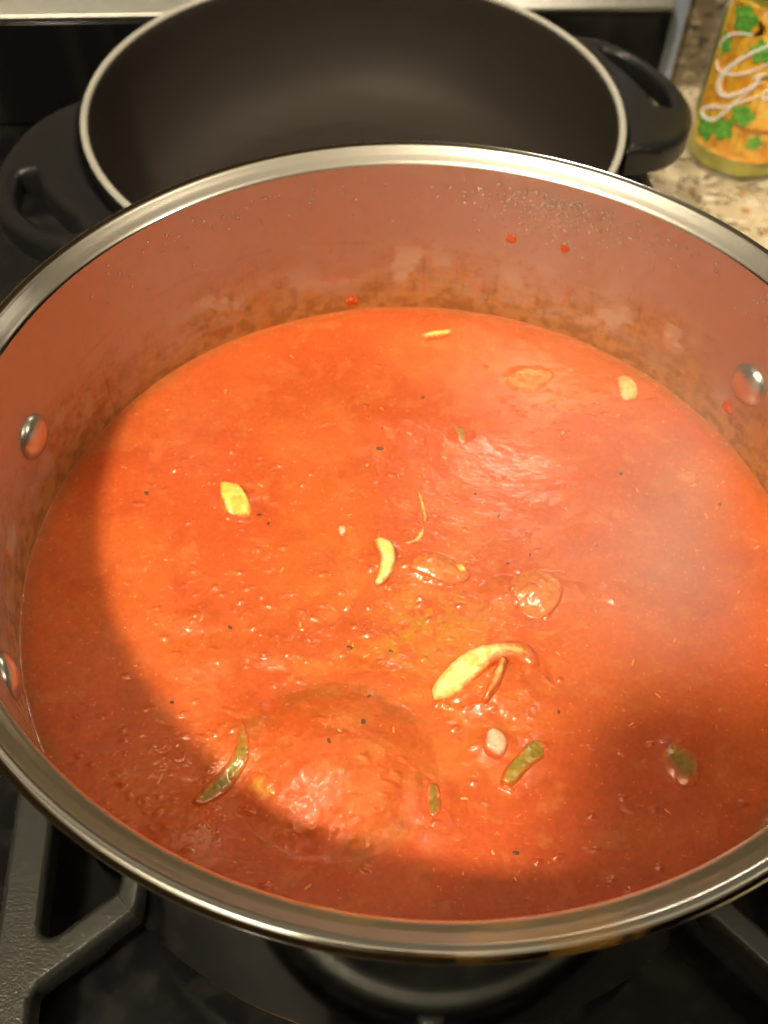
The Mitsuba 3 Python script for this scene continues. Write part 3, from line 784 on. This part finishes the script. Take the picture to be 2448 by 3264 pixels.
def label_patch(poly, r, n=0.0025):
    """A flat outline (shapely, label coordinates) laid on the glass as a thin sheet."""
    tri = trimesh.creation.extrude_polygon(poly.segmentize(n), 0.0002, engine="earcut")
    for _ in range(2):
        tri = tri.subdivide()
    v = np.array(tri.vertices)
    return trimesh.Trimesh(np.stack(list(wrap(v[:, 0], v[:, 1], 1.0).T), 1) * 0 + wrap_r(v[:, 0], v[:, 1], r + v[:, 2]), tri.faces, process=False)


def wrap_r(s, h, r):
    a = math.radians(TH0) + s / BR
    return np.stack([BC[0] + r * np.cos(a), BC[1] + r * np.sin(a), TOP + h], -1)


def label_colour(p, n, uv):
    f = fbm(p.x * 300, p.y * 300, p.z * 300, 3)
    g2 = fbm(p.x * 110 + 8, p.y * 110, p.z * 110, 3)
    c = mix((0.86, 0.50, 0.05), (0.74, 0.34, 0.03), smoothstep(0.4, 0.65, g2))
    c = mix(c, (0.42, 0.16, 0.02), smoothstep(0.60, 0.72, f) * 0.8)
    return mix(c, (0.86, 0.56, 0.10), smoothstep(0.60, 0.70, 1 - g2))


scene["label_paper"] = plain(proc(label_colour), 0.5)
scene["label_gold"] = plain((0.80, 0.56, 0.12), 0.35)
scene["label_brown"] = plain((0.42, 0.17, 0.04), 0.5)


def leaf_colour(p, n, uv):
    f = fbm(p.x * 400, p.y * 400, p.z * 400, 3)
    return mix((0.05, 0.24, 0.03), (0.18, 0.46, 0.07), smoothstep(0.35, 0.65, f))


scene["label_leaf"] = plain(proc(leaf_colour), 0.5)
scene["label_white"] = plain((0.88, 0.87, 0.84), 0.4)
rect = sg.box(-LAB_W, LAB_H0, LAB_W, LAB_H1)
rect = rect.buffer(-0.009).buffer(0.009)
lp = part(bt, "label", label_patch(rect, LAB_R), "label_paper", smooth=30, label="orange and yellow paper label with green grape leaves")
edge = rect.difference(rect.buffer(-0.0016))
part(lp, "gold_border", label_patch(edge, LAB_R + 0.0003), "label_gold", smooth=30)


def leaf(cx, cy, r, turn, seed):
    a = np.linspace(0, 2 * np.pi, 60, endpoint=False)
    lr = np.random.default_rng(seed)
    rad = r * (0.84 + 0.14 * np.cos(5 * a) + 0.06 * np.cos(15 * a + 1) + 0.05 * lr.normal(size=60).cumsum() / 8)
    pl = sg.Polygon(np.stack([cx + rad * np.cos(a + turn), cy + rad * np.sin(a + turn)], 1)).buffer(0)
    pl = pl.intersection(rect.buffer(-0.0017))
    return max(getattr(pl, "geoms", [pl]), key=lambda q_: q_.area)


# the layout of the label: (s, h) in metres
LAYOUT_LEAVES = [(-0.023, 0.1105, 0.0105, 0.3), (-0.0335, 0.0905, 0.0075, 1.0), (-0.0055, 0.0955, 0.0085, 0.7), (-0.0285, 0.0310, 0.0105, 0.2), (-0.0145, 0.0365, 0.0095, 0.9), (-0.0045, 0.0505, 0.0085, 1.4), (0.0090, 0.0325, 0.0062, 0.1), (0.024, 0.060, 0.011, 0.5), (0.026, 0.100, 0.012, 1.2)]
for n_, (s_, h_, r_, t_) in enumerate(LAYOUT_LEAVES):
    part(lp, "printed_leaf", label_patch(leaf(s_, h_, r_, t_, n_ + 1), LAB_R + 0.0004), "label_leaf", smooth=30)


def stroke(pts, w0, w1, name="script_lettering"):
    p = spline(pts, 8)
    w = np.interp(np.linspace(0, 1, len(p)), [0, 0.5, 1], [w0, w1, w0]) / 2
    d = np.gradient(p, axis=0)
    nrm = np.stack([-d[:, 1], d[:, 0]], 1) / np.linalg.norm(d, axis=1)[:, None]
    a, b = p + nrm * w[:, None], p - nrm * w[:, None]
    v, f = [], []
    for s_ in (a, b):
        v.append(wrap_r(s_[:, 0], s_[:, 1], LAB_R + 0.0010))
    for s_ in (a, b):
        v.append(wrap_r(s_[:, 0], s_[:, 1], LAB_R + 0.0003))
    n = len(p)
    k_ = np.arange(n - 1)
    for o0, o1 in ((0, n), (3 * n, 2 * n), (2 * n, 0), (n, 3 * n)):
        f.append(np.stack([o0 + k_, o0 + k_ + 1, o1 + k_ + 1, o1 + k_], 1))
    q_ = np.vstack(f)
    return trimesh.Trimesh(np.vstack(v), np.vstack([q_[:, [0, 1, 2]], q_[:, [0, 2, 3]]]), process=False)


HOOK = [(-0.014, 0.1038), (-0.0206, 0.1023), (-0.0302, 0.0974), (-0.0365, 0.09), (-0.0373, 0.0853)]
BODY = [(0.0060, 0.1070), (-0.0033, 0.1003), (-0.0116, 0.0929), (-0.0201, 0.083), (-0.0263, 0.0728), (-0.0278, 0.0653), (-0.0259, 0.061), (-0.0227, 0.0592), (-0.0177, 0.0605), (-0.0125, 0.0642), (-0.0074, 0.0691), (-0.0018, 0.0759)]
TAIL = [(0.0005, 0.0772), (-0.0067, 0.0671), (-0.0123, 0.0567), (-0.0179, 0.0465), (-0.0238, 0.0396), (-0.0308, 0.0374), (-0.0351, 0.0388), (-0.0336, 0.0429), (-0.0281, 0.0472), (-0.019, 0.0518), (-0.011, 0.0572), (-0.0035, 0.0636), (0.001, 0.067)]
LOOP = [(0.0080, 0.0960), (0.0003, 0.0894), (-0.0046, 0.0845), (-0.0108, 0.0796), (-0.0189, 0.0752), (-0.0272, 0.0724), (-0.0334, 0.0728), (-0.0360, 0.0770)]
LET_R = [(-0.0050, 0.0768), (-0.0036, 0.0805), (-0.0026, 0.0804), (-0.0024, 0.0768), (-0.0018, 0.0781), (-0.0003, 0.0817), (0.0024, 0.083)]
LET_A = [(0.0070, 0.0722), (0.0042, 0.0705), (0.0040, 0.067), (0.0062, 0.0658), (0.0085, 0.0690), (0.0095, 0.0730), (0.0088, 0.0690), (0.0105, 0.0665)]
for pts, w0, w1, dr_ in ((HOOK, 0.0008, 0.0018, 0), (LOOP, 0.0007, 0.0016, 0.0001), (BODY, 0.0012, 0.0034, 0.0002), (TAIL, 0.0009, 0.0028, 0.0003), (LET_R, 0.0011, 0.0014, 0.0004), (LET_A, 0.0012, 0.0016, 0.0002)):
    sm_ = stroke(pts, w0, w1)
    sm_.vertices = np.array(sm_.vertices) + (np.array(sm_.vertices) - np.array([BC[0], BC[1], 0])) * [1, 1, 0] * dr_ / BR
    part(lp, "script_lettering", sm_, "label_white", smooth=30)
top_text = meshkit.text_mesh("TR", 0.0045, 0.0002)
tv = np.array(top_text.vertices)
part(lp, "small_lettering", trimesh.Trimesh(wrap_r(tv[:, 0] - 0.0125, tv[:, 1] + 0.1145, LAB_R + 0.0007 + tv[:, 2]), top_text.faces, process=False), "label_white", smooth=False)
band = stroke([(-0.0085, 0.0440), (0.0012, 0.0417), (0.0152, 0.042), (0.030, 0.045)], 0.0016, 0.0022)
part(lp, "printed_ribbon", band, "label_brown", smooth=30)

# ------------------------------------------------------------------ what is out of the frame: range hood with its lamp, the cook's phone and hand, whose shadow falls on the sauce
hd = thing("range_hood", "dark range hood above the back of the stove", "range hood")
part(hd, "body", on_stove(box((-0.42, 0.27, 0.375), (0.44, 0.53, 0.56), 0.006)), "hood_paint")
part(hd, "lamp_ring", lathe([(0.040, 0.3745), (0.040, 0.364), (0.031, 0.362), (0.029, 0.3745)], 48, centre=HOOD_AT[:2])[0], "satin_steel", smooth=30)
scene[hd + "__lamp"] = {"type": "disk", "to_world": T().translate([HOOD_AT[0], HOOD_AT[1], 0.3650]).rotate([1, 0, 0], 180).scale(0.0285), "bsdf": {"type": "diffuse", "reflectance": rgb((0.5, 0.5, 0.5))}, "emitter": {"type": "area", "radiance": rgb(np.array([1.0, 0.86, 0.62]) * HOOD_POWER)}}

BACK = -FWD
M = np.eye(4)
M[:3, 0], M[:3, 1], M[:3, 2], M[:3, 3] = RIGHT, UP0, BACK, EYE


def held(m):
    m.apply_transform(M)
    return m


ph = thing("smartphone", "black smartphone held above the pot by the cook", "phone")
shape = sg.box(-0.057, -0.142, 0.019, 0.003).buffer(-0.010).buffer(0.010)
pm = trimesh.creation.extrude_polygon(shape, 0.008, engine="earcut")
pm.apply_translation([0, 0, 0.002])
part(ph, "body", held(pm), "black_plastic", smooth=30)
scene["skin"] = plain((0.55, 0.33, 0.22), 0.5)
hand = None
for pts, rad in (([(0.034, -0.175, 0.03), (0.022, -0.10, 0.026), (0.006, -0.095, 0.026)], [0.030, 0.017, 0.014]), ([(0.034, -0.175, 0.03), (-0.01, -0.135, 0.028)], [0.030, 0.018]),
                 ([(0.022, -0.085, 0.026), (-0.02, -0.075, 0.021), (-0.054, -0.074, 0.014), (-0.064, -0.073, 0.004)], [0.010, 0.0088, 0.008, 0.007]),
                 ([(0.012, -0.100, 0.026), (-0.02, -0.094, 0.021), (-0.054, -0.093, 0.014), (-0.064, -0.092, 0.004)], [0.010, 0.0090, 0.008, 0.007]),
                 ([(0.006, -0.115, 0.026), (-0.02, -0.112, 0.021), (-0.052, -0.111, 0.014), (-0.063, -0.110, 0.004)], [0.010, 0.0088, 0.008, 0.007]),
                 ([(0.0, -0.130, 0.026), (-0.02, -0.129, 0.021), (-0.048, -0.128, 0.014), (-0.062, -0.127, 0.005)], [0.009, 0.0080, 0.007, 0.006]),
                 ([(0.034, -0.150, 0.028), (0.034, -0.105, 0.016), (0.029, -0.070, 0.004), (0.026, -0.052, -0.002)], [0.016, 0.012, 0.0095, 0.0085]),
                 ([(0.034, -0.175, 0.03), (0.060, -0.235, 0.06), (0.130, -0.36, 0.16), (0.20, -0.48, 0.27)], [0.029, 0.026, 0.036, 0.042])):
    c = chain(pts, rad, 20)
    hand = c if hand is None else hand + c
hm = to_tm(hand.refine_to_length(0.004))
hm.merge_vertices()
trimesh.smoothing.filter_taubin(hm, iterations=8)
pk = thing("person", "hand and bare forearm of the cook holding the phone", "person")
put(pk, held(hm), "skin", smooth=True)

# ------------------------------------------------------------------ steam over the right half of the sauce
lo_, hi_ = np.array([-0.030, -0.072, -0.0905]), np.array([0.122, 0.068, 0.050])
nx, ny, nz = 48, 44, 44
ax = [np.linspace(lo_[k_], hi_[k_], n_) for k_, n_ in enumerate((nx, ny, nz))]
sx_, sy_, sz_ = np.meshgrid(*ax, indexing="ij")
sp = np.stack([sx_, sy_, sz_], -1)
dens = np.zeros(sx_.shape)
for cx, cy, cz, rx, ry, rz, w_ in ((0.086, -0.018, -0.055, 0.034, 0.032, 0.026, 1.1), (0.060, 0.026, -0.030, 0.040, 0.026, 0.030, 0.35), (0.100, 0.030, -0.045, 0.025, 0.030, 0.028, 0.5), (0.020, -0.010, -0.040, 0.030, 0.034, 0.030, 0.14)):
    dens += w_ * np.exp(-((sx_ - cx) / rx) ** 2 - ((sy_ - cy) / ry) ** 2 - ((sz_ - cz) / rz) ** 2)
dens *= 0.35 + 1.3 * meshkit.fbm(sp * np.array([45, 45, 26]), 3, 9)
for k_, arr in enumerate((sx_, sy_, sz_)):
    u = (arr - lo_[k_]) / (hi_[k_] - lo_[k_])
    if k_ < 2:
        dens *= np.clip(u / 0.15, 0, 1) * np.clip((1 - u) / 0.15, 0, 1)
    else:
        dens *= np.clip((1 - u) / 0.3, 0, 1)
STEAM = 9.0
grid = mi.VolumeGrid(np.ascontiguousarray(dens.transpose(2, 1, 0)[..., None]).astype(np.float32))
size = hi_ - lo_
scene["steam_vapour"] = {"type": "heterogeneous", "albedo": {"type": "constvolume", "value": {"type": "rgb", "value": [0.96, 0.96, 0.96]}}, "scale": STEAM,
                         "sigma_t": {"type": "gridvolume", "grid": grid, "to_world": T().translate(lo_.tolist()).scale(size.tolist())}}
scene["steam"] = {"type": "cube", "to_world": T().translate(((lo_ + hi_) / 2).tolist()).scale((size / 2).tolist()), "bsdf": {"type": "null"}, "interior": {"type": "ref", "id": "steam_vapour"}}
labels["steam"] = {"label": "thin white steam rising over the right half of the red sauce", "category": "steam", "kind": "stuff"}
